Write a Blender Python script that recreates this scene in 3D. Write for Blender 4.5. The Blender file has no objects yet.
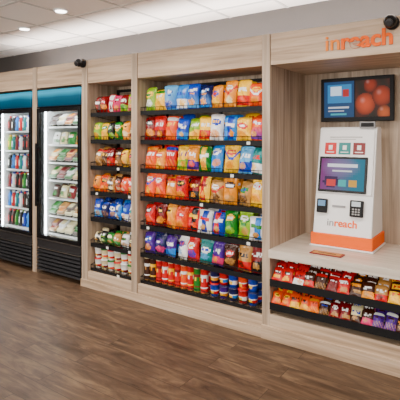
import bpy, math, random
from mathutils import Vector, Matrix
random.seed(7)
R = random.Random(11)

# ------------------------------------------------------------ helpers
def lin(h):
    h = h.lstrip('#'); out = []
    for i in (0, 2, 4):
        c = int(h[i:i+2], 16)/255
        out.append(c/12.92 if c <= 0.04045 else ((c+0.055)/1.055)**2.4)
    return tuple(out)

def newmat(name):
    m = bpy.data.materials.new(name); m.use_nodes = True
    nt = m.node_tree
    return m, nt, nt.nodes['Principled BSDF']

def mat(name, col, rough=0.5, metal=0.0, emit=0.0, spec=0.5, ecol=None):
    m, nt, b = newmat(name)
    if isinstance(col, str): col = lin(col)
    b.inputs['Roughness'].default_value = rough
    b.inputs['Metallic'].default_value = metal
    b.inputs['Specular IOR Level'].default_value = spec
    n = nt.nodes.new('ShaderNodeTexNoise'); n.inputs['Scale'].default_value = 14
    tc = nt.nodes.new('ShaderNodeTexCoord')
    nt.links.new(tc.outputs['Object'], n.inputs['Vector'])
    r = nt.nodes.new('ShaderNodeValToRGB')
    r.color_ramp.elements[0].color = tuple(c*0.94 for c in col)+(1,)
    r.color_ramp.elements[1].color = tuple(min(1, c*1.04) for c in col)+(1,)
    nt.links.new(n.outputs['Fac'], r.inputs['Fac'])
    nt.links.new(r.outputs['Color'], b.inputs['Base Color'])
    if emit > 0:
        e = ecol or col
        b.inputs['Emission Color'].default_value = tuple(e)+(1,)
        b.inputs['Emission Strength'].default_value = emit
    return m

def wood(name, scale, c1, c2, c3, rough=0.45):
    m, nt, b = newmat(name)
    tc = nt.nodes.new('ShaderNodeTexCoord')
    mp = nt.nodes.new('ShaderNodeMapping'); mp.inputs['Scale'].default_value = scale
    nt.links.new(tc.outputs['Object'], mp.inputs['Vector'])
    n = nt.nodes.new('ShaderNodeTexNoise'); n.inputs['Scale'].default_value = 1.0
    n.inputs['Detail'].default_value = 6; n.inputs['Roughness'].default_value = 0.62
    n.inputs['Distortion'].default_value = 0.6
    nt.links.new(mp.outputs['Vector'], n.inputs['Vector'])
    r = nt.nodes.new('ShaderNodeValToRGB'); e = r.color_ramp.elements
    e[0].position = 0.32; e[0].color = lin(c1)+(1,)
    e[1].position = 0.70; e[1].color = lin(c3)+(1,)
    x = e.new(0.5); x.color = lin(c2)+(1,)
    nt.links.new(n.outputs['Fac'], r.inputs['Fac'])
    nt.links.new(r.outputs['Color'], b.inputs['Base Color'])
    b.inputs['Roughness'].default_value = rough
    bp = nt.nodes.new('ShaderNodeBump'); bp.inputs['Strength'].default_value = 0.08
    nt.links.new(n.outputs['Fac'], bp.inputs['Height'])
    nt.links.new(bp.outputs['Normal'], b.inputs['Normal'])
    return m

def attrmat(name, rough=0.35, emit=0.0, coat=0.0):
    m, nt, b = newmat(name)
    a = nt.nodes.new('ShaderNodeAttribute'); a.attribute_name = 'Col'
    b.inputs['Roughness'].default_value = rough
    b.inputs['Coat Weight'].default_value = coat
    if emit:
        b.inputs['Base Color'].default_value = (.005, .005, .005, 1)
        b.inputs['Specular IOR Level'].default_value = 0.15
        nt.links.new(a.outputs['Color'], b.inputs['Emission Color'])
        b.inputs['Emission Strength'].default_value = emit
    else:
        nt.links.new(a.outputs['Color'], b.inputs['Base Color'])
    return m

class MB:
    def __init__(s): s.v = []; s.f = []; s.c = []; s.m = []; s.sm = []
    def face(s, idx, c=(1, 1, 1), m=0, sm=False):
        s.f.append(idx); s.c.append(c); s.m.append(m); s.sm.append(sm)
    def box(s, x0, x1, y0, y1, z0, z1, m=0, c=(1, 1, 1), M=None):
        b = len(s.v)
        for p in ((x0,y0,z0),(x1,y0,z0),(x1,y1,z0),(x0,y1,z0),(x0,y0,z1),(x1,y0,z1),(x1,y1,z1),(x0,y1,z1)):
            p = Vector(p)
            if M is not None: p = M @ p
            s.v.append(tuple(p))
        for q in ((0,3,2,1),(4,5,6,7),(0,1,5,4),(1,2,6,5),(2,3,7,6),(3,0,4,7)):
            s.face([b+i for i in q], c, m)
    def rod(s, p0, p1, r, m=0, c=(1,1,1), n=6):
        p0 = Vector(p0); p1 = Vector(p1); d = (p1-p0).normalized()
        a = d.orthogonal().normalized(); e = d.cross(a); b = len(s.v)
        for p in (p0, p1):
            for i in range(n):
                t = 2*math.pi*i/n
                s.v.append(tuple(p + a*math.cos(t)*r + e*math.sin(t)*r))
        for i in range(n):
            j = (i+1) % n
            s.face([b+i, b+j, b+n+j, b+n+i], c, m, True)
        s.face([b+i for i in range(n)][::-1], c, m); s.face([b+n+i for i in range(n)], c, m)
    def lathe(s, o, prof, n=14, m=0, logo=None, axis=None):
        b = len(s.v); o = Vector(o)
        Mx = axis
        for r, z, c in prof:
            for i in range(n):
                t = 2*math.pi*i/n
                p = Vector((r*math.cos(t), r*math.sin(t), z))
                if Mx is not None: p = Mx @ p
                s.v.append(tuple(o+p))
        for k in range(len(prof)-1):
            for i in range(n):
                j = (i+1) % n
                c = prof[k][2]
                if logo and logo[0] == k and (i % 7) in logo[1]: c = logo[2]
                s.face([b+k*n+i, b+k*n+j, b+(k+1)*n+j, b+(k+1)*n+i], c, m, True)
        s.face([b+i for i in range(n)][::-1], prof[0][2], m)
        k = len(prof)-1
        s.face([b+k*n+i for i in range(n)], prof[-1][2], m)
    def extrude_profile(s, pts, x0, x1, m=0, c=(1,1,1)):
        b = len(s.v); n = len(pts)
        for x in (x0, x1):
            for y, z in pts: s.v.append((x, y, z))
        for i in range(n):
            j = (i+1) % n
            s.face([b+i, b+n+i, b+n+j, b+j], c, m)
        s.face([b+i for i in range(n)], c, m); s.face([b+n+i for i in range(n)][::-1], c, m)
    def obj(s, name, mats, parent=None, bevel=0.0):
        me = bpy.data.meshes.new(name)
        me.from_pydata(s.v, [], s.f)
        for mt in mats: me.materials.append(mt)
        me.polygons.foreach_set('material_index', s.m)
        me.polygons.foreach_set('use_smooth', s.sm)
        at = me.color_attributes.new('Col', 'FLOAT_COLOR', 'CORNER')
        buf = []
        for f, c in zip(s.f, s.c):
            buf.extend((c[0], c[1], c[2], 1.0)*len(f))
        at.data.foreach_set('color', buf)
        me.update()
        o = bpy.data.objects.new(name, me)
        bpy.context.scene.collection.objects.link(o)
        if bevel:
            md = o.modifiers.new('bevel', 'BEVEL'); md.width = bevel; md.segments = 2
            md.limit_method = 'ANGLE'
        if parent: o.parent = parent
        return o

def empty(name, loc=(0, 0, 0)):
    e = bpy.data.objects.new(name, None); e.location = (0, 0, 0)
    e.empty_display_size = 0.1
    bpy.context.scene.collection.objects.link(e); return e

# ------------------------------------------------------------ materials
WV = wood('grey_oak_vertical', (24, 24, 1.0), '#826e5c', '#aa957f', '#c4b09a')
WH = wood('grey_oak_horizontal', (1.0, 24, 24), '#977d63', '#bda388', '#d3bda4')
WT = wood('grey_oak_counter', (1.1, 26, 26), '#baab9a', '#cec2b3', '#dcd1c4', 0.35)
BLK = mat('black_powder_coat', (0.005, 0.005, 0.006), 0.55, spec=.25)
BLKG = mat('black_gloss', (0.005, 0.005, 0.006), 0.25, spec=.3)
SLAT = mat('dark_grille_metal', (0.05, 0.05, 0.055), 0.3, 0.6)
GREY = mat('grey_plastic', (0.25, 0.25, 0.26), 0.4)
WHT = mat('white_plastic', (0.88, 0.88, 0.89), 0.35)
WHTF = mat('white_fridge_liner', (0.88, 0.9, 0.91), 0.5)
ORG = mat('orange_plastic', (0.95, 0.13, 0.0), 0.6, spec=.2)
SILV = mat('brushed_aluminium', (0.6, 0.6, 0.6), 0.3, 1.0)
PACK = attrmat('printed_film_packaging', 0.27)
CARD = attrmat('printed_label_packaging', 0.45)
SCRN = attrmat('lcd_screen', 0.35, 1.7)
TAG = mat('price_tag_paper', (0.75, 0.75, 0.72), 0.6)

def glass_mat():
    m = bpy.data.materials.new('door_glass'); m.use_nodes = True
    nt = m.node_tree; nt.nodes.clear()
    o = nt.nodes.new('ShaderNodeOutputMaterial'); t = nt.nodes.new('ShaderNodeBsdfTransparent')
    t.inputs['Color'].default_value = (0.95, 0.98, 0.98, 1)
    g = nt.nodes.new('ShaderNodeBsdfGlossy'); g.inputs['Roughness'].default_value = 0.03
    x = nt.nodes.new('ShaderNodeMixShader'); x.inputs[0].default_value = 0.05
    nt.links.new(t.outputs[0], x.inputs[1]); nt.links.new(g.outputs[0], x.inputs[2])
    nt.links.new(x.outputs[0], o.inputs[0]); return m
GLASS = glass_mat()

# ------------------------------------------------------------ room
X0, X1, YB, YF, H = -8.5, 2.5, 0.73, -5.5, 2.70
FLOOR_ROT = 0.0
def floor_mat():
    m, nt, b = newmat('vinyl_plank_floor')
    tc = nt.nodes.new('ShaderNodeTexCoord')
    mp = nt.nodes.new('ShaderNodeMapping'); mp.inputs['Rotation'].default_value = (0, 0, FLOOR_ROT)
    nt.links.new(tc.outputs['Object'], mp.inputs['Vector'])
    br = nt.nodes.new('ShaderNodeTexBrick')
    br.inputs['Scale'].default_value = 1.0
    br.inputs['Brick Width'].default_value = 1.22; br.inputs['Row Height'].default_value = 0.152
    br.inputs['Mortar Size'].default_value = 0.0015; br.inputs['Mortar Smooth'].default_value = 0.2
    br.inputs['Color1'].default_value = (0, 0, 0, 1); br.inputs['Color2'].default_value = (1, 1, 1, 1)
    br.inputs['Mortar'].default_value = (0.3, 0.3, 0.3, 1); br.offset = 0.37
    nt.links.new(mp.outputs['Vector'], br.inputs['Vector'])
    m2 = nt.nodes.new('ShaderNodeMapping'); m2.inputs['Scale'].default_value = (2.4, 13, 1)
    nt.links.new(mp.outputs['Vector'], m2.inputs['Vector'])
    ad = nt.nodes.new('ShaderNodeVectorMath'); ad.operation = 'MULTIPLY_ADD'
    ad.inputs[1].default_value = (7, 13, 3)
    nt.links.new(br.outputs['Color'], ad.inputs[0]); nt.links.new(m2.outputs['Vector'], ad.inputs[2])
    n = nt.nodes.new('ShaderNodeTexNoise'); n.inputs['Scale'].default_value = 1.0
    n.inputs['Detail'].default_value = 8; n.inputs['Roughness'].default_value = 0.66; n.inputs['Distortion'].default_value = 0.9
    nt.links.new(ad.outputs[0], n.inputs['Vector'])
    r = nt.nodes.new('ShaderNodeValToRGB'); e = r.color_ramp.elements
    e[0].position = 0.28; e[0].color = lin('#34261c')+(1,)
    e[1].position = 0.74; e[1].color = lin('#80684f')+(1,)
    x = e.new(0.5); x.color = lin('#5c4736')+(1,)
    nt.links.new(n.outputs['Fac'], r.inputs['Fac'])
    mx = nt.nodes.new('ShaderNodeMix'); mx.data_type = 'RGBA'; mx.blend_type = 'MULTIPLY'
    mx.inputs['Factor'].default_value = 1.0
    rr = nt.nodes.new('ShaderNodeValToRGB')
    rr.color_ramp.elements[0].color = (0.80, 0.79, 0.78, 1); rr.color_ramp.elements[1].color = (1, 1, 1, 1)
    nt.links.new(br.outputs['Color'], rr.inputs['Fac'])
    nt.links.new(r.outputs['Color'], mx.inputs['A']); nt.links.new(rr.outputs['Color'], mx.inputs['B'])
    m3 = nt.nodes.new('ShaderNodeMix'); m3.data_type = 'RGBA'
    nt.links.new(br.outputs['Fac'], m3.inputs['Factor']); nt.links.new(mx.outputs['Result'], m3.inputs['A'])
    m3.inputs['B'].default_value = lin('#221811')+(1,)
    nt.links.new(m3.outputs['Result'], b.inputs['Base Color'])
    b.inputs['Roughness'].default_value = 0.42
    b.inputs['Specular IOR Level'].default_value = 0.35
    bp = nt.nodes.new('ShaderNodeBump'); bp.inputs['Strength'].default_value = 0.12
    nt.links.new(n.outputs['Fac'], bp.inputs['Height']); nt.links.new(bp.outputs['Normal'], b.inputs['Normal'])
    return m
def ceil_mat():
    m, nt, b = newmat('acoustic_ceiling_tile')
    tc = nt.nodes.new('ShaderNodeTexCoord')
    n = nt.nodes.new('ShaderNodeTexNoise'); n.inputs['Scale'].default_value = 90
    nt.links.new(tc.outputs['Object'], n.inputs['Vector'])
    r = nt.nodes.new('ShaderNodeValToRGB')
    r.color_ramp.elements[0].color = (0.87, 0.82, 0.79, 1); r.color_ramp.elements[1].color = (0.94, 0.89, 0.86, 1)
    nt.links.new(n.outputs['Fac'], r.inputs['Fac']); nt.links.new(r.outputs['Color'], b.inputs['Base Color'])
    b.inputs['Roughness'].default_value = 0.9
    return m
WALL = mat('taupe_grey_paint', (0.062, 0.054, 0.050), 0.75)
f = MB(); f.box(X0, X1, YF, YB+0.1, -0.1, 0); f.obj('floor', [floor_mat()])
f = MB(); f.box(X0, X1, YF, YB+0.1, H, H+0.1)
CE = ceil_mat()
f.obj('ceiling', [CE])
f = MB(); f.box(X0, X1, YB, YB+0.1, 0, H); f.obj('wall_back', [WALL])
f = MB(); f.box(X0-0.1, X0, YF, YB+0.1, 0, H); f.obj('wall_left', [WALL])
WL2 = mat('light_grey_paint', (0.62, 0.59, 0.56), 0.75)
f = MB(); f.box(X1, X1+0.1, YF, YB+0.1, 0, H); f.obj('wall_right', [WL2])
f = MB()
wx0, wx1, wz0, wz1 = -6.5, 1.5, 0.9, 2.5  # opening for an added window behind the camera, to admit fill light
f.box(X0, X1, YF-0.1, YF, 0, wz0); f.box(X0, X1, YF-0.1, YF, wz1, H)
f.box(X0, wx0, YF-0.1, YF, wz0, wz1); f.box(wx1, X1, YF-0.1, YF, wz0, wz1)
f.obj('wall_front', [WL2])
f = MB()
for k in range(6):
    xx = wx0+(wx1-wx0)*k/5
    f.box(xx-.03, xx+.03, YF-.08, YF-.02, wz0, wz1)
f.box(wx0, wx1, YF-.08, YF-.02, wz0, wz0+.05); f.box(wx0, wx1, YF-.08, YF-.02, wz1-.05, wz1)
f.obj('added_window_1', [WHT])  # frame of the added, unseen window
l = bpy.data.lights.new('added_front_fill', 'AREA'); l.shape = 'RECTANGLE'; l.size = wx1-wx0; l.size_y = wz1-wz0  # added fill light, brightens cabinets and ceiling from the front
l.energy = 240; l.color = (1, .94, .86)
o = bpy.data.objects.new('added_front_fill', l); o.location = ((wx0+wx1)/2, YF-.12, (wz0+wz1)/2)
o.rotation_euler = (math.radians(90), 0, 0); bpy.context.scene.collection.objects.link(o)

g = MB(); x = X0+0.1
TB = mat('white_tbar', (0.58, 0.56, 0.55), 0.5)
while x < X1:
    g.box(x-0.012, x+0.012, YF, YB, H-0.006, H+0.001); x += 0.61
y = YB-0.3
while y > YF:
    g.box(X0, X1, y-0.012, y+0.012, H-0.0065, H+0.001); y -= 0.61
g.obj('trim_ceiling_grid', [TB])
f = MB(); f.box(X0, -5.34, YB-0.015, YB, 0, 0.1); f.obj('baseboard_back', [BLK])

LP = mat('light_diffuser', (0.9, 0.9, 0.9), 0.6, emit=11.0, ecol=(1, 0.93, 0.86))
def troffer(x, y, w=1.2, d=0.6, lp=None):
    e = empty('ceiling_light')
    a = MB(); a.box(x-w/2, x+w/2, y-d/2, y+d/2, H-0.018, H-0.008); a.obj('diffuser', [lp or LP], e)
    a = MB()
    a.box(x-w/2-.02, x+w/2+.02, y-d/2-.02, y-d/2, H-0.024, H-0.001); a.box(x-w/2-.02, x+w/2+.02, y+d/2, y+d/2+.02, H-0.024, H-0.001)
    a.box(x-w/2-.02, x-w/2, y-d/2, y+d/2, H-0.024, H-0.001); a.box(x+w/2, x+w/2+.02, y-d/2, y+d/2, H-0.024, H-0.001)
    a.obj('frame', [TB], e)
for tx in (-6.7, -4.3, -1.9, 0.5):
    for ty in (-1.6, -3.6):
        troffer(tx, ty)
dl = [(-4.9, -.85, 1), (-4.0, -.85, 1), (-3.2, -.85, 1), (-2.25, -.85, 1), (-1.25, -.85, 1), (-0.4, -.85, 1), (-4.35, -.18, 0), (-3.45, -.40, 0), (-5.6, -.18, 0)]
for dx, dy, on in dl:
    e = empty('recessed_downlight')
    a = MB(); a.lathe((dx, dy, H-0.014), [(0.065, 0.0, (1,1,1)), (0.07, 0.013, (1,1,1))], 20); a.obj('trim_ring', [WHT], e)
    a = MB(); a.lathe((dx, dy, H-0.018), [(0.05, 0.0, (1,1,1)), (0.05, 0.004, (1,1,1))], 20); a.obj('lens', [LP], e)
    l = bpy.data.lights.new('downlight_lamp', 'SPOT'); l.energy = 60 if on else 9; l.spot_size = 1.7; l.spot_blend = 0.8
    l.shadow_soft_size = 0.07; l.color = (1, 0.90, 0.79)
    o = bpy.data.objects.new('lamp', l); o.location = (dx, dy, H-0.04)
    o.rotation_euler = (math.radians(22 if on else 0), 0, 0)
    bpy.context.scene.collection.objects.link(o); o.parent = e
e = empty('added_ceiling_fill')  # unseen strip added on the cabinet top to brighten the ceiling
a = MB(); a.box(-5.3, -.2, .20, .26, 2.302, 2.315); a.obj('added_fill_channel', [SILV], e)
l = bpy.data.lights.new('ceiling_fill_light', 'AREA'); l.shape = 'RECTANGLE'; l.size = 5.0; l.size_y = .05; l.energy = 110; l.color = (1, .94, .90)
o = bpy.data.objects.new('ceiling_fill_lamp', l); o.location = (-2.75, .23, 2.32); o.rotation_euler = (math.radians(180-45), 0, 0)
bpy.context.scene.collection.objects.link(o); o.parent = e

# ------------------------------------------------------------ cabinetry
c = MB()
TOP, HB, BT = 2.30, 2.065, 0.16
posts = [(-5.33, -5.26), (-4.47, -4.39), (-3.635, -3.55), (-2.94, -2.865), (-1.577, -1.51), (-0.25, -0.18)]
for a, b in posts:
    c.box(a, b, 0.0, 0.72, 0, TOP, 0)
for i in range(5):
    a, b = posts[i][1], posts[i+1][0]
    a += 0.003; b -= 0.003
    c.box(a, b, 0.005, 0.034, HB, TOP-0.001, 1)
    c.box(a, b, 0.034, 0.70, HB, HB+0.02, 1)
    c.box(a, b, 0.034, 0.70, TOP-0.025, TOP-0.003, 1)
for i in (2, 3):
    a, b = posts[i][1], posts[i+1][0]
    c.box(a+.001, b-.001, 0.006, 0.46, 0.0, BT, 1)
    c.box(a+.001, b-.001, 0.44, 0.46, BT, HB, 0)
c.box(-3.635, -1.577, -0.014, 0.0, 0.0, 0.075, 1)
a, b = -1.51, -0.25
c.box(a, b, 0.69, 0.71, 0.0, HB, 0)
c.box(a, b, -0.03, 0.69, 0.62, 0.68, 2)
c.box(a, b, 0.34, 0.36, 0.2, 0.62, 0)
c.box(a, b, 0.0, 0.36, 0.0, 0.19, 1)
c.box(-1.577, -0.18, -0.02, 0.0, 0.0, 0.10, 1)
c.obj('built_in_display_cabinet', [WV, WH, WT], bevel=0.002)

# ------------------------------------------------------------ packaging generators
def mixc(a, b, t): return tuple(a[i]*(1-t)+b[i]*t for i in range(3))
def shade(a, k): return tuple(min(1, x*k) for x in a)
P = {k: lin(v) for k, v in dict(
    yel='#ffc400', gold='#e88c00', org='#ee4600', red='#cc0008', dred='#780008', blue='#0238b0', lblue='#127cd8',
    navy='#061450', teal='#007c7c', green='#0a741a', lime='#80b008', purp='#440c84', pink='#d42868', white='#f2f2f2',
    brown='#3c1806', tan='#b88440', black='#0c0c0c', cream='#ecdca8', sky='#58ace6').items()}

def bag(mb, x, y, z, w, h, d, cols, style=None, lean=0.12, yaw=0.0, nu=15, nv=20):
    base, c2, c3, c4 = [P[k] if isinstance(k, str) else k for k in cols]
    if style is None: style = R.randrange(6)
    M = Matrix.Translation((x, y, z)) @ Matrix.Rotation(yaw, 4, 'Z') @ Matrix.Rotation(-lean, 4, 'X') @ Matrix.Rotation(R.uniform(-.07, .07), 4, 'Y')
    ph = R.random()*6; ly = R.uniform(-.08, .06); lw = R.uniform(.5, .8); fx = R.uniform(-.35, .35); fz = R.uniform(.2, .34); sl = R.uniform(-.25, .25)
    seeds = [R.random() for _ in range(64)]
    for side in (-1, 1):
        b = len(mb.v)
        for j in range(nv+1):
            v = j/nv
            s = max(0.0, math.sin(math.pi*min(1, max(0, (v-0.04)/0.92))))
            for i in range(nu+1):
                u = -1+2*i/nu
                t = d/2*(max(0, 1-abs(u)**2.4))**0.6*(s**0.5)
                edge = 1-s
                t *= 1+0.16*math.sin(4.3*u+ph+6*v)+0.15*math.sin(15*v*(.6+abs(u))+ph*2+3*u)+.22*edge*math.sin(14*u+ph)
                ww = w/2*(1-0.09*s+.012*math.sin(12*v+ph))
                p = M @ Vector((u*ww, side*t + 0.0005*side, v*h - 0.010*(abs(u)**4)*(v > .9)))
                mb.v.append(tuple(p))
        for j in range(nv):
            v = (j+.5)/nv
            for i in range(nu):
                u = -1+2*(i+.5)/nu
                rs = seeds[(i*7+j*13) % 64]
                col = base
                if side < 0:
                    vv = v+u*sl*.3
                    if style == 0:
                        if v < .45 and ((u-fx)/.75)**2+((v-fz)/.16)**2 < .7+.5*rs: col = mixc(c4, base, rs*.5)
                        if (u/lw)**2+((vv-.66-ly)/0.13)**2 < 1: col = c2
                        if abs(vv-.66-ly) < .045 and abs(u) < lw*.75 and seeds[i*3] > .25: col = c3
                    elif style == 1:
                        if vv < .40: col = c2
                        if abs(vv-.62) < .08 and abs(u) < .8: col = c3 if seeds[(i*3+(j//2)*5) % 64] > .35 else base
                        if ((u-fx)/0.5)**2+((v-.25)/0.13)**2 < .6+.6*rs: col = mixc(c4, c2, rs*.5)
                    elif style == 2:
                        if v > .82: col = c2
                        if abs(u) < lw and abs(vv-.64) < .07: col = c3 if seeds[(i*5) % 64] > .3 else base
                        if v < .4: col = mixc(c4, base, .3+.7*abs(math.sin(6*u+9*v+ph)))
                    elif style == 3:
                        if abs(u-sl) < .42: col = c2
                        if abs(u) < .75 and abs(vv-.6) < .07: col = c3
                        if ((u-fx)/.4)**2+((v-.26)/.12)**2 < .6+.6*rs: col = c4
                    elif style == 4:
                        col = mixc(base, c2, max(0, min(1, 1.6*(.62-v))))
                        if abs(vv-.72) < .055 and abs(u) < lw: col = c3 if seeds[(i*3) % 64] > .3 else c2
                        if abs(vv-.57) < .03 and abs(u) < lw*.6: col = c4
                        if ((u+fx)/.6)**2+((v-.25)/.13)**2 < .5+.7*rs: col = mixc(c4, c3, rs*.3)
                    else:
                        if abs(v-.5-.3*u*u) < .05: col = c2
                        if ((u)/.6)**2+((v-.72)/.1)**2 < 1: col = c3
                        if abs(v-.72) < .03 and abs(u) < .4: col = base
                        if ((u-fx)/.55)**2+((v-.27)/.15)**2 < .6+.6*rs: col = mixc(c4, base, rs*.4)
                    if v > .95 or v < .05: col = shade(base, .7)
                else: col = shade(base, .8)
                q = [b+j*(nu+1)+i, b+j*(nu+1)+i+1, b+(j+1)*(nu+1)+i+1, b+(j+1)*(nu+1)+i]
                if side > 0: q = q[::-1]
                mb.face(q, col, 0, True)

def price_strip(mb, x0, x1, y, z, h=0.036):
    mb.box(x0, x1, y-0.006, y, z-h, z+0.004, 0)
    x = x0+0.08
    while x < x1-0.06:
        if R.random() < .10: mb.box(x, x+0.03, y-0.0085, y-0.0062, z-h+0.008, z-0.004, 1)
        x += 0.15

SH = [1.76, 1.49, 1.225, 0.965, 0.70, 0.44]
def rack(x0, x1):
    mb = MB(); y0, y1 = 0.045, 0.41
    for xx in (x0+.006, x1-.006, (x0+x1)/2):
        mb.box(xx-.012, xx+.012, y1, y1+.025, BT+.001, 2.03, 0)
    mb.box(x0, x1, y1, y1+.02, 2.0, 2.03, 0)
    for zz in [BT+.1+.075*k for k in range(24)]:
        mb.rod((x0, y1+.01, zz), (x1, y1+.01, zz), .003, 0, n=4)
    for z in SH+[0.185]:
        price_strip(mb, x0, x1, y0, z)
        n = int((x1-x0)/0.045)
        for i in range(n+1):
            x = x0+.004+(x1-x0-.008)*i/n
            mb.rod((x, y0, z-.002), (x, y1, z-.002), 0.002, 0, n=4)
            mb.rod((x, y0-.003, z), (x, y0-.003, z+0.035), 0.0024, 0, n=4)
        for yy in (y0+.12, y0+.24, y1):
            mb.rod((x0, yy, z-.004), (x1, yy, z-.004), 0.0028, 0, n=4)
        mb.rod((x0, y0-.003, z+.036), (x1, y0-.003, z+.036), 0.0036, 0, n=4)
        for xx in (x0+.002, x1-.002):
            mb.rod((xx, y0, z+.036), (xx, y1, z+.09), 0.0028, 0, n=4)
            mb.rod((xx, y0, z-.02), (xx, y1, z-.075 if z > .3 else z-.01), 0.0035, 0, n=4)
            mb.rod((xx, y0+.15, z), (xx, y0+.15, z+.06), 0.0022, 0, n=4)
    return mb.obj('wire_snack_rack', [BLK, TAG])
rack(-3.545, -2.945)
rack(-2.86, -1.582)

def fill_row(mb, x0, x1, z, specs, h):
    n = len(specs); step = (x1-x0)/n
    for k in range(1, -1, -1):
        for i, sp in enumerate(specs):
            hh = h*R.uniform(.86, 1.08) if k == 0 else h*R.uniform(.94, 1.05)
            x = x0+step*(i+.5)+R.uniform(-.010, .010)
            bag(mb, x, 0.09+k*0.10+R.uniform(-.01, .008), z+.004+(0.008*k), step*R.uniform(.98, 1.14), hh, 0.08,
                sp[:4], None if R.random() < .65 else sp[4], lean=0.15+R.uniform(-.08, .07), yaw=R.uniform(-.32, .22))
S = lambda a, b, c_, d, s: (a, b, c_, d, s)
rows_mid = [
 [S('lime','yel','green','white',0), S('yel','green','white','gold',2), S('sky','blue','white','blue',0), S('lblue','white','blue','yel',0), S('blue','sky','white','gold',2), S('navy','lblue','white','gold',1), S('gold','blue','red','yel',0), S('gold','red','white','cream',0), S('yel','red','white','org',1), S('org','white','yel','gold',0)],
 [S('dred','black','white','gold',0), S('red','dred','white','gold',3), S('org','white','yel','gold',0), S('blue','lblue','white','yel',0), S('lime','yel','white','gold',1), S('yel','red','white','gold',0), S('white','blue','yel','gold',0), S('lblue','blue','white','gold',1), S('yel','red','white','gold',0), S('org','blue','white','gold',0)],
 [S('org','gold','white','gold',0), S('gold','red','white','yel',0), S('red','blue','white','gold',1), S('yel','lime','purp','gold',1), S('gold','purp','white','org',0), S('green','yel','white','gold',0), S('lblue','white','blue','gold',0), S('yel','blue','red','gold',0), S('sky','blue','white','tan',0), S('teal','white','red','yel',0)],
 [S('org','blue','white','yel',0), S('org','red','white','gold',0), S('gold','red','white','org',3), S('red','black','yel','gold',0), S('dred','black','yel','gold',0), S('yel','red','dred','gold',0), S('tan','red','white','brown',0), S('gold','brown','white','tan',1), S('tan','green','blue','brown',0), S('yel','white','red','gold',0)],
 [S('red','black','white','org',0), S('dred','black','yel','gold',0), S('gold','yel','black','org',0), S('org','red','white','gold',0), S('red','black','yel','org',3), S('white','blue','red','tan',0), S('blue','red','white','tan',0), S('green','yel','white','lime',0), S('lime','green','white','tan',1), S('white','lblue','green','tan',0)],
 [S('purp','blue','white','gold',0), S('navy','purp','white','pink',0), S('purp','lblue','white','blue',1), S('white','purp','red','sky',0), S('red','white','yel','blue',0), S('teal','white','blue','sky',0), S('purp','pink','white','gold',0), S('brown','red','white','tan',0), S('tan','red','black','brown',1), S('dred','black','white','tan',0)],
]
mb = MB()
for z, sp in zip(SH, rows_mid):
    fill_row(mb, -2.845, -1.60, z, sp, 0.216)
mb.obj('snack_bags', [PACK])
rows_l = [
 [S('brown','dred','white','tan',3), S('dred','red','white','gold',0), S('red','white','pink','dred',3), S('pink','dred','white','gold',0), S('dred','lime','white','green',0), S('lime','pink','white','gold',0)],
 [S('lime','yel','green','gold',0), S('yel','green','white','gold',0), S('black','green','white','lime',0), S('green','yel','white','gold',0), S('gold','yel','brown','cream',0), S('cream','gold','red','brown',0)],
 [S('tan','red','white','brown',0), S('brown','red','yel','tan',0), S('dred','red','white','tan',0), S('brown','tan','white','gold',0), S('yel','brown','red','gold',0), S('tan','brown','red','gold',0)],
 [S('gold','brown','white','org',0), S('org','brown','yel','gold',0), S('tan','brown','white','cream',0), S('brown','org','white','tan',1), S('org','red','white','tan',0), S('red','gold','white','tan',0)],
 [S('blue','sky','white','tan',0), S('navy','blue','white','tan',0), S('blue','white','navy','tan',0), S('lblue','white','navy','tan',0), S('blue','white','sky','gold',1), S('white','teal','navy','tan',0)],
 [S('cream','black','white','tan',0), S('black','green','white','lime',0), S('green','cream','white','tan',0), S('tan','green','white','tan',0), S('white','brown','green','tan',0), S('brown','cream','green','tan',0)],
]
mb = MB()
for z, sp, h in zip(SH, rows_l, (.17, .18, .18, .165, .175, .12)):
    fill_row(mb, -3.53, -2.96, z, sp, h)
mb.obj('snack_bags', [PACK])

def canister(mb, x, y, z, h, r, base, c2, c3):
    base, c2, c3 = P[base], P[c2], P[c3]
    mb.lathe((x, y, z), [(r, 0, P['tan']), (r, .008, base), (r, h*.2, c3), (r, h*.25, base), (r, h*.45, c2), (r, h*.6, c3), (r, h*.72, base), (r, h*.93, P['white']), (r*1.03, h*.935, P['cream']), (r*1.03, h, P['cream'])], 14, 0, logo=(4, (1, 2, 4, 5), base))
mb = MB(); x = -2.82; i = 0
cc = ['brown','brown','red','red','red','red','org','red','green','red','green']
c22 = ['tan','gold','yel','white','yel','white','gold','white','yel','white','white']
while x < -2.13:
    for k in (1, 0):
        canister(mb, x, .10+k*.085, 0.187, 0.215+.006*(i % 2), .034, cc[i % 11], c22[i % 11], ['white', 'yel', 'dred'][i % 3])
    x += .0715; i += 1
mb.obj('chip_canisters', [CARD])
def cup(mb, x, y, z, h, r, base, c2, lid, c3='yel'):
    mb.lathe((x, y, z), [(r*.74, 0, P[base]), (r*.80, h*.2, P[c2]), (r*.86, h*.42, P['white']), (r*.9, h*.5, P[base]), (r*.98, h*.9, P['white']), (r*1.06, h*.92, P[lid]), (r*1.06, h, P[lid])], 14, 0, logo=(1, (1, 2, 3), P[c3]))
mb = MB()
for lay in (0, 1):
    for k in (1, 0):
        x = -2.07; i = 0
        while x < -1.62:
            b = ['blue','purp','navy','red','blue','org'][(i+lay*2) % 6]
            cup(mb, x, .10+k*.095, .187+lay*.112, .11, .042, b, ['red','gold','lblue','white','red','blue'][(i+lay) % 6], 'navy' if (lay+i) % 3 else 'red')
            x += .091; i += 1
mb.obj('cereal_cups', [CARD])
mb = MB()
for lay in (0, 1):
    for k in (1, 0):
        x = -3.485; i = 0
        while x < -2.97:
            cup(mb, x, .10+k*.095, .187+lay*.104, .10, .042, ['white','cream'][i % 2], ['red','dred','org'][(i+lay) % 3], ['red','white','green'][(i+lay) % 3])
            x += .092; i += 1
mb.obj('noodle_cups', [CARD])

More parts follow.
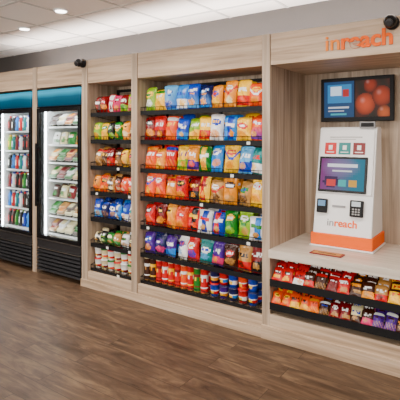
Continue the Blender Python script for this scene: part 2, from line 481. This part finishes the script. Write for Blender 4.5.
# ------------------------------------------------------------ candy racks
mb = MB()
TZ = (0.455, 0.28)
for z in TZ:
    price_strip(mb, -1.505, -0.255, -0.012, z, .048)
    mb.extrude_profile([(-0.012, z-.03), (-0.012, z-.022), (0.33, z+.05), (0.33, z+.042)], -1.505, -0.255, 0)
    mb.box(-1.505, -0.255, .325, .333, z+.04, z+.14, 0)
mb.obj('candy_shelf_trays', [BLK, TAG])
mb = MB()
cu = [('red','brown','white','yel'), ('red','white','dred','gold'), ('brown','red','white','tan'), ('dred','red','white','brown'), ('red','white','brown','tan'), ('brown','gold','white','tan'), ('tan','red','white','brown'), ('yel','brown','red','gold'), ('brown','red','white','tan'), ('red','org','white','brown'), ('brown','white','blue','tan')]
cl = [('org','yel','brown','gold'), ('org','yel','brown','gold'), ('org','gold','brown','yel'), ('brown','white','blue','tan'), ('dred','white','brown','tan'), ('cream','brown','blue','tan'), ('brown','pink','white','tan'), ('purp','white','brown','tan'), ('brown','gold','red','tan'), ('red','white','brown','tan'), ('dred','white','brown','tan'), ('green','white','brown','tan')]
for z, cs, n in zip(TZ, (cu, cl), (15, 17)):
    st = 1.235/n
    for k in (3, 2, 1, 0):
        for i in range(n):
            cs_ = cs[int(i*len(cs)/n)]
            bag(mb, -1.50+st*(i+.5), 0.006+k*.062, z-.006+k*.024, st*1.02, .105*R.uniform(.92, 1.08), .032, cs_, (i//2) % 3, lean=.60+R.uniform(-.08, .08), yaw=R.uniform(-.12, .12), nu=10, nv=10)
mb.obj('candy_bars', [PACK])

# ------------------------------------------------------------ refrigerators
def banner_mat():
    m, nt, b = newmat('backlit_teal_banner')
    tc = nt.nodes.new('ShaderNodeTexCoord'); sp = nt.nodes.new('ShaderNodeSeparateXYZ')
    nt.links.new(tc.outputs['Object'], sp.inputs[0])
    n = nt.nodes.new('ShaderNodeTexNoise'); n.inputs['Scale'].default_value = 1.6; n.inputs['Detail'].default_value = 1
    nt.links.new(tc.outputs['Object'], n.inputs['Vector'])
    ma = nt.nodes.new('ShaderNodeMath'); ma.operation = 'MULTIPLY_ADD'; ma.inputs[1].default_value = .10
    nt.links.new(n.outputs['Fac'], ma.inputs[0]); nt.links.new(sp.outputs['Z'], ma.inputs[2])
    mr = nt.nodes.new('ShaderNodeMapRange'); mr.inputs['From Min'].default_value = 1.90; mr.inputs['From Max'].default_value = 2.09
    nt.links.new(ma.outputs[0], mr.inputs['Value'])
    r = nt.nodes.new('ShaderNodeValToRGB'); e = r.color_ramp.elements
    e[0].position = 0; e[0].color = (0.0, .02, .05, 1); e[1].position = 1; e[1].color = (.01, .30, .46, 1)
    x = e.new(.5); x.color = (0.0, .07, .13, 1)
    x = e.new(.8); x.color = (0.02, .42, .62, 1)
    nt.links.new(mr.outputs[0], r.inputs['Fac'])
    b.inputs['Base Color'].default_value = (0, .02, .03, 1); nt.links.new(r.outputs['Color'], b.inputs['Emission Color'])
    b.inputs['Emission Strength'].default_value = 1.3; b.inputs['Roughness'].default_value = .3
    b.inputs['Specular IOR Level'].default_value = .25
    return m
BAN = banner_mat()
LED = mat('led_strip', (1, 1, 1), .5, emit=28.0, ecol=(.93, .97, 1))
def fridge(x0, x1, shelves):
    e = empty('glass_door_refrigerator')
    yf, yb, top = 0.03, 0.70, 2.045
    t = .035
    b = MB()
    b.box(x0, x0+t, yf, yb, .04, top, 0); b.box(x1-t, x1, yf, yb, .04, top, 0)
    b.box(x0+t, x1-t, yf, yb, 1.83, top, 0); b.box(x0+t, x1-t, yf, yb, .04, .40, 0)
    b.box(x0+t, x1-t, yb-t, yb, .40, 1.83, 0)
    for xx in (x0+.04, x1-.09):
        for yy in (.08, .6): b.box(xx, xx+.05, yy, yy+.05, 0, .04, 0)
    b.obj('cabinet_body', [BLK], e, .003)
    b = MB()
    b.box(x0+t, x0+t+.006, .06, yb-t, .40, 1.83, 0); b.box(x1-t-.006, x1-t, .06, yb-t, .40, 1.83, 0)
    b.box(x0+t, x1-t, yb-t-.006, yb-t, .40, 1.83, 0); b.box(x0+t, x1-t, .06, yb-t, .40, .408, 0); b.box(x0+t, x1-t, .06, yb-t, 1.822, 1.83, 0)
    b.obj('liner', [WHTF], e)
    b = MB()
    b.box(x0+t+.007, x0+t+.013, .07, .085, .43, 1.8); b.box(x1-t-.013, x1-t-.007, .07, .085, .43, 1.8)
    b.box(x0+t+.05, x1-t-.05, .07, .10, 1.808, 1.82)
    b.obj('interior_light_strips', [LED], e)
    b = MB()
    for z in shelves:
        b.box(x0+t+.01, x1-t-.01, .12, .126, z-.012, z+.006, 0)
        n = 20
        for i in range(n):
            xx = x0+t+.015+(x1-x0-2*t-.03)*i/(n-1)
            b.rod((xx, .125, z), (xx, .64, z), .002, 0, n=4)
        for yy in (.3, .5, .64): b.rod((x0+t+.01, yy, z-.003), (x1-t-.01, yy, z-.003), .003, 0, n=4)
    b.obj('wire_shelves', [WHT], e)
    b = MB()
    dx0, dx1, dz0, dz1 = x0+.004, x1-.004, .40, 1.835
    fw = .04
    b.box(dx0, dx0+fw, -.012, yf-.003, dz0, dz1); b.box(dx1-fw, dx1, -.012, yf-.003, dz0, dz1)
    b.box(dx0+fw, dx1-fw, -.012, yf-.003, dz0, dz0+fw); b.box(dx0+fw, dx1-fw, -.012, yf-.003, dz1-fw, dz1)
    b.obj('door_frame', [BLKG], e, .002)
    b = MB(); b.box(dx0+fw, dx1-fw, .004, .010, dz0+fw, dz1-fw); b.obj('door_glass', [GLASS], e)
    b = MB()
    b.box(dx0+.012, dx0+.03, -.045, -.030, .75, 1.45); b.box(dx0+.012, dx0+.03, -.03, -.012, .78, .81); b.box(dx0+.012, dx0+.03, -.03, -.012, 1.39, 1.42)
    b.obj('door_handle', [BLKG], e, .003)
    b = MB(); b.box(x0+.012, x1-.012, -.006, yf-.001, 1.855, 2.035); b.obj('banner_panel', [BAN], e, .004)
    b = MB(); b.box(x0+.004, x1-.004, -.008, yf-.001, 1.843, 1.853); b.box(x0+.004, x1-.004, -.008, yf-.001, 2.036, 2.045)
    b.obj('banner_trim', [BLKG], e)
    b = MB()
    b.box(x0+.004, x1-.004, .0, yf-.001, .30, .385)
    for k in range(6):
        z = .05+k*.04
        b.extrude_profile([(-.012, z), (-.006, z+.020), (.026, z+.030), (.026, z+.008)], x0+.01, x1-.01, 0)
    b.obj('grille', [SLAT], e, .0015)
    b = MB()
    for z in (.292, .392): b.box(x0+.01, x1-.01, -.011, yf-.001, z-.003, z+.003)
    b.obj('grille_trim', [SILV], e)
    return e
F1 = (-5.235, -4.48); F2 = (-4.38, -3.645)
s1 = [.43, .66, .89, 1.12, 1.35, 1.585]
s2 = [.43, .63, .83, 1.03, 1.23, 1.43, 1.63]
fridge(*F1, s1); fridge(*F2, s2)

mb = MB()
bc = [('black','red'), ('brown','red'), ('green','lime'), ('black','white'), ('blue','white'), ('lblue','navy'), ('org','white'), ('red','white'), ('lime','yel'), ('teal','white'), ('dred','black'), ('white','blue')]
for zi, z in enumerate(s1):
    for k in (2, 1, 0):
        for i in range(9):
            a, l = bc[(i*(1+zi % 2)+zi*5) % 12]
            x = F1[0]+.075+i*.0755
            h = .185; r = .031
            body = mixc(P[a], (0.02, 0.02, 0.02), .15)
            mb.lathe((x, .165+k*.075, z+.007), [(r*.9, 0, body), (r, .01, body), (r, h*.22, P[l]), (r*.96, h*.6, body), (r*.9, h*.7, body), (r*.42, h*.9, P[l]), (r*.45, h, P[l])], 10, 0, logo=(2, (1, 2, 5), P[a]))
mb.obj('drink_bottles', [CARD])
mb = MB()
ml = ['tan','green','brown','cream','dred','white','cream','green','gold','brown']
def tray(mb, x, y, z, w, d, h, c1, c2):
    M = Matrix.Translation((x, y, z)) @ Matrix.Rotation(.55, 4, 'X')
    prof = [(.42, 0, P['black']), (.5, h*.45, P['white']), (.5, h*.52, c1), (.44, h*.9, c1), (.3, h, c2)]
    rings = []
    for s, zz, cc_ in prof:
        ring = []
        for sx, sy in ((-1,-.8),(-.8,-1),(.8,-1),(1,-.8),(1,.8),(.8,1),(-.8,1),(-1,.8)):
            mb.v.append(tuple(M @ Vector((sx*s*w, sy*s*d, zz)))); ring.append(len(mb.v)-1)
        rings.append(ring)
    for a in range(len(rings)-1):
        for i in range(8):
            j = (i+1) % 8
            mb.face([rings[a][i], rings[a][j], rings[a+1][j], rings[a+1][i]], prof[a][2])
    mb.face(rings[-1], prof[-1][2]); mb.face(rings[0][::-1], prof[0][2])
for zi, z in enumerate(s2):
    for k in (2, 1, 0):
        for i in range(5):
            x = F2[0]+.10+i*.134
            c1 = P[ml[(i*3+zi*7) % 10]]; c2 = P[ml[(i+zi*3+4) % 10]]
            if zi % 3 == 2:
                bag(mb, x, .17+k*.1, z+.01, .12, .14, .05, (ml[(i+zi) % 10], 'white', ml[(i*3+2) % 10], 'green'), 0, .25, 0, 6, 8)
            else:
                tray(mb, x, .19+k*.13, z+.035, .12, .12, .06, mixc(c1, P['white'], .15), c2)
                if k < 2: tray(mb, x, .21+k*.13, z+.09, .115, .11, .05, mixc(c2, P['white'], .15), c1)
mb.obj('packaged_meals', [CARD])

# ------------------------------------------------------------ kiosk
K = empty('self_checkout_kiosk')
kx0, kx1 = -1.29, -0.85
def ky(z): return 0.30 + (z-.78)*(.17/.82)
b = MB()
b.extrude_profile([(ky(.78), .78), (ky(1.585), 1.585), (ky(1.585)+.015, 1.60), (.585, 1.60), (.60, 1.585), (.62, 1.25), (.64, .78)], kx0, kx1, 0)
b.obj('body', [WHT], K, .008)
b = MB(); b.box(kx0-.02, kx1+.02, .275, .655, .682, .695, 1); b.box(kx0-.012, kx1+.012, .283, .65, .695, .785, 0)
b.obj('base_band', [ORG, WHT], K, .006)
slope = math.atan(.17/.82)
def slab(mb, x0, x1, z0, z1, off, th, m=0, c=(1,1,1)):
    zc = (z0+z1)/2; hh = (z1-z0)/2/math.cos(slope)
    M = Matrix.Translation(((x0+x1)/2, ky(zc), zc)) @ Matrix.Rotation(-slope, 4, 'X')
    w = (x1-x0)/2
    mb.box(-w, w, -off-th, -off, -hh, hh, m, c, M)
b = MB(); slab(b, kx0+.012, kx1-.012, 1.085, 1.575, -.002, .014); b.obj('upper_panel', [WHT], K, .004)
b = MB()
for x0, x1, cc_ in ((-1.235, -1.145, 'red'), (-1.125, -1.035, 'teal'), (-1.015, -.925, 'dred')):
    slab(b, x0, x1, 1.385, 1.475, .012, .003, 0, P[cc_])
    slab(b, x0+.03, x1-.03, 1.42, 1.455, .015, .001, 0, P['white'])
    slab(b, x0+.015, x1-.015, 1.398, 1.405, .015, .001, 0, P['white'])
slab(b, -1.2, -.95, 1.515, 1.522, .012, .001, 0, (.3, .3, .3))
slab(b, -1.2, -1.0, 1.50, 1.505, .012, .001, 0, (.3, .3, .3))
b.obj('instruction_tiles', [CARD], K)
b = MB(); slab(b, -1.268, -.900, 1.095, 1.365, .010, .014); b.obj('screen_bezel', [BLKG], K, .004)
b = MB()
nx, nz = 20, 14
for i in range(nx):
    for j in range(nz):
        u = i/(nx-1); v = j/(nz-1)
        col = mixc(mixc((.14, .02, .12), (.005, .11, .17), min(1, u*1.3)), (.20, .12, .26), .6*max(0, 1-((u-.45)/.5)**2-((v-.75)/.4)**2))
        if ((u-.25)/.2)**2+((v-.25)/.2)**2 < 1: col = (.03, .01, .05)
        x0 = -1.25+.333*i/nx; z0 = 1.112+.236*j/nz
        slab(b, x0, x0+.333/nx, z0, z0+.236/nz, .0245, .0012, 0, col)
slab(b, -1.20, -.97, 1.285, 1.31, .0258, .001, 0, (.6, .6, .65))
slab(b, -1.16, -1.01, 1.25, 1.262, .0258, .001, 0, (.5, .5, .5))
slab(b, -1.20, -1.13, 1.14, 1.19, .0258, .001, 0, (.5, .03, .03))
slab(b, -1.11, -1.05, 1.14, 1.19, .0258, .001, 0, (.03, .3, .3))
slab(b, -1.03, -.97, 1.14, 1.19, .0258, .001, 0, (.5, .25, .03))
b.obj('screen', [SCRN], K)
b = MB()
slab(b, -1.265, -1.185, .935, 1.04, .0, .03); slab(b, -1.01, -.915, .925, 1.045, .0, .035)
b.obj('card_readers', [BLK], K, .006)
b = MB()
slab(b, -1.253, -1.197, .985, 1.028, .031, .001, 0, (.10, .25, .45)); slab(b, -.995, -.93, 1.0, 1.035, .036, .001, 0, (.5, .6, .65))
for i in range(3):
    for j in range(3):
        slab(b, -.99+i*.021, -.976+i*.021, .938+j*.018, .949+j*.018, .036, .001, 0, (.3, .3, .3))
b.obj('reader_displays', [CARD], K)
b = MB(); slab(b, -1.15, -1.05, .985, 1.0, .0, .01); b.obj('scanner_slot', [GREY], K, .002)
b = MB(); b.box(-.965, -.87, .46, .53, 1.60, 1.612, 0); b.box(-.975, -.86, .45, .47, 1.59, 1.64, 0)
b.box(-.965, -.87, .448, .45, 1.60, 1.63, 1); b.obj('top_webcam', [GREY, BLK], K, .002)

def text(s, size, loc, rot, m, name, parent=None, off=0.0, ext=.003, xs=1.0, sp=1.0):
    cu_ = bpy.data.curves.new(name, 'FONT'); cu_.body = s; cu_.size = size; cu_.extrude = ext; cu_.offset = off
    cu_.align_x = 'LEFT'; cu_.space_character = sp
    o = bpy.data.objects.new(name, cu_); bpy.context.scene.collection.objects.link(o)
    o.location = loc; o.rotation_euler = rot; o.scale = (xs, 1, 1)
    bpy.context.view_layer.update()
    dg = bpy.context.evaluated_depsgraph_get()
    me = bpy.data.meshes.new_from_object(o.evaluated_get(dg))
    me.materials.clear(); me.materials.append(m)
    n = bpy.data.objects.new(name, me); n.matrix_world = o.matrix_world.copy()
    bpy.context.scene.collection.objects.link(n)
    w = o.dimensions.x
    bpy.data.objects.remove(o)
    if parent: n.parent = parent
    return n, w
OL = mat('light_orange_acrylic', (.9, .24, .02), .6, spec=.2)
rt = (math.radians(90)-slope, 0, 0)
n_, w_ = text('in', .078, (-1.185, ky(.845)-.002, .845), rt, GREY, 'logo_text_a', K, 0.0004, .002)
text('reach', .078, (-1.185+w_+.008, ky(.845)-.002, .845), rt, ORG, 'logo_text_b', K, .0016, .002)

SG = empty('lettering_sign')
rt = (math.radians(90), 0, 0)
n_, w_ = text('in', .150, (-1.09, -.001, 2.124), rt, OL, 'letters_thin', SG, 0.0010, .004, 1.06)
text('reach', .150, (-1.09+w_+.013, -.001, 2.124), rt, ORG, 'letters_bold', SG, .0040, .005, 1.02)

b = MB(); b.box(-1.22, -.99, .05, .14, .681, .687, 0, P['dred']); b.box(-1.205, -1.005, .062, .128, .687, .6885, 0, P['tan'])
b.box(-1.17, -1.04, .085, .103, .6885, .6892, 0, P['brown'])
b.obj('counter_scan_mat', [CARD])

# ------------------------------------------------------------ television
MN = empty('mounted_television')
b = MB(); mx0, mx1, mz0, mz1, my = -1.335, -.76, 1.648, 2.005, .60
b.box(mx0, mx1, my, my+.035, mz0, mz1); b.obj('casing', [BLK], MN, .005)
b = MB(); b.box(-1.12, -.97, .635, .69, 1.76, 1.9); b.obj('bracket', [BLK], MN)
b = MB()
def r2(x0, x1, z0, z1, c_, d=0): b.box(x0, x1, my-.002-d, my-.0005-d, z0, z1, 0, c_)
r2(mx0+.03, -1.06, mz0+.035, mz1-.03, (.005, .035, .10))
r2(-1.275, -1.08, 1.80, 1.95, (.015, .14, .32), .0015)
r2(-1.25, -1.16, 1.86, 1.935, (.45, .55, .65), .003)
r2(-1.15, -1.10, 1.85, 1.91, (.3, .015, .015), .003)
r2(-1.27, -1.10, 1.755, 1.77, (.4, .4, .45), .0015); r2(-1.27, -1.14, 1.73, 1.74, (.3, .3, .35), .0015)
r2(-1.25, -1.12, 1.70, 1.715, (.03, .25, .3), .0015)
px0, px1, pz0, pz1 = -1.05, mx1-.03, mz0+.035, mz1-.03
nx, nz = 34, 34
for i in range(nx):
    for j in range(nz):
        u = (i+.5)/nx; v = (j+.5)/nz
        col = (.03+.018*math.sin(9*u+4*v), .007, .004)
        for cx, cz, rr, cc_ in ((.3, .35, .30, (.32, .035, .008)), (.78, .55, .28, (.22, .022, .005)), (.45, .85, .2, (.16, .015, .004)), (.85, .1, .2, (.28, .05, .01))):
            dd = math.hypot((u-cx), (v-cz))/rr
            if dd < 1: col = tuple(k*(1.25-.95*dd*dd) + .08*max(0, 1-3*math.hypot(u-cx+.08, v-cz-.1)/rr) for k in cc_)
        b.box(px0+(px1-px0)*i/nx, px0+(px1-px0)*(i+1)/nx, my-.002, my-.0005, pz0+(pz1-pz0)*j/nz, pz0+(pz1-pz0)*(j+1)/nz, 0, col)
b.obj('screen', [SCRN], MN)

# ------------------------------------------------------------ security cameras
def seccam(x, z):
    e = empty('security_camera')
    b = MB(); M = Matrix.Rotation(math.pi/2, 4, 'X')
    b.lathe((x, -.0005, z), [(.045, 0, (1,1,1)), (.045, .02, (1,1,1)), (.03, .03, (1,1,1))], 20, 0, axis=M)
    b.obj('mount', [BLK], e)
    b = MB(); pr = []
    for k in range(9):
        a = -math.pi/2+math.pi*k/8; pr.append((max(.002, .042*math.cos(a)), .042*math.sin(a), (1,1,1)))
    b.lathe((x, -.06, z), pr, 20); b.obj('ball_housing', [BLKG], e)
    b = MB(); M2 = Matrix.Rotation(math.radians(115), 4, 'X')
    b.lathe(Vector((x, -.06, z)), [(.024, .03, (1,1,1)), (.024, .046, (1,1,1)), (.017, .048, (1,1,1))], 16, 0, axis=M2)
    b.obj('lens', [SLAT], e)
seccam(-3.605, 2.27); seccam(-.645, 2.255)

# ------------------------------------------------------------ world + camera
w = bpy.data.worlds.new('World'); bpy.context.scene.world = w; w.use_nodes = True
w.node_tree.nodes['Background'].inputs[0].default_value = (.8, .85, .9, 1)
w.node_tree.nodes['Background'].inputs[1].default_value = 0.5
cd = bpy.data.cameras.new('camera'); co = bpy.data.objects.new('camera', cd)
bpy.context.scene.collection.objects.link(co)
cd.sensor_width = 36; cd.lens = 449/400*36; cd.shift_y = -64/400
co.location = (0, -3.07, 1.53); co.rotation_euler = (math.radians(90), 0, math.radians(35.05))
cd.clip_start = .02
bpy.context.scene.camera = co
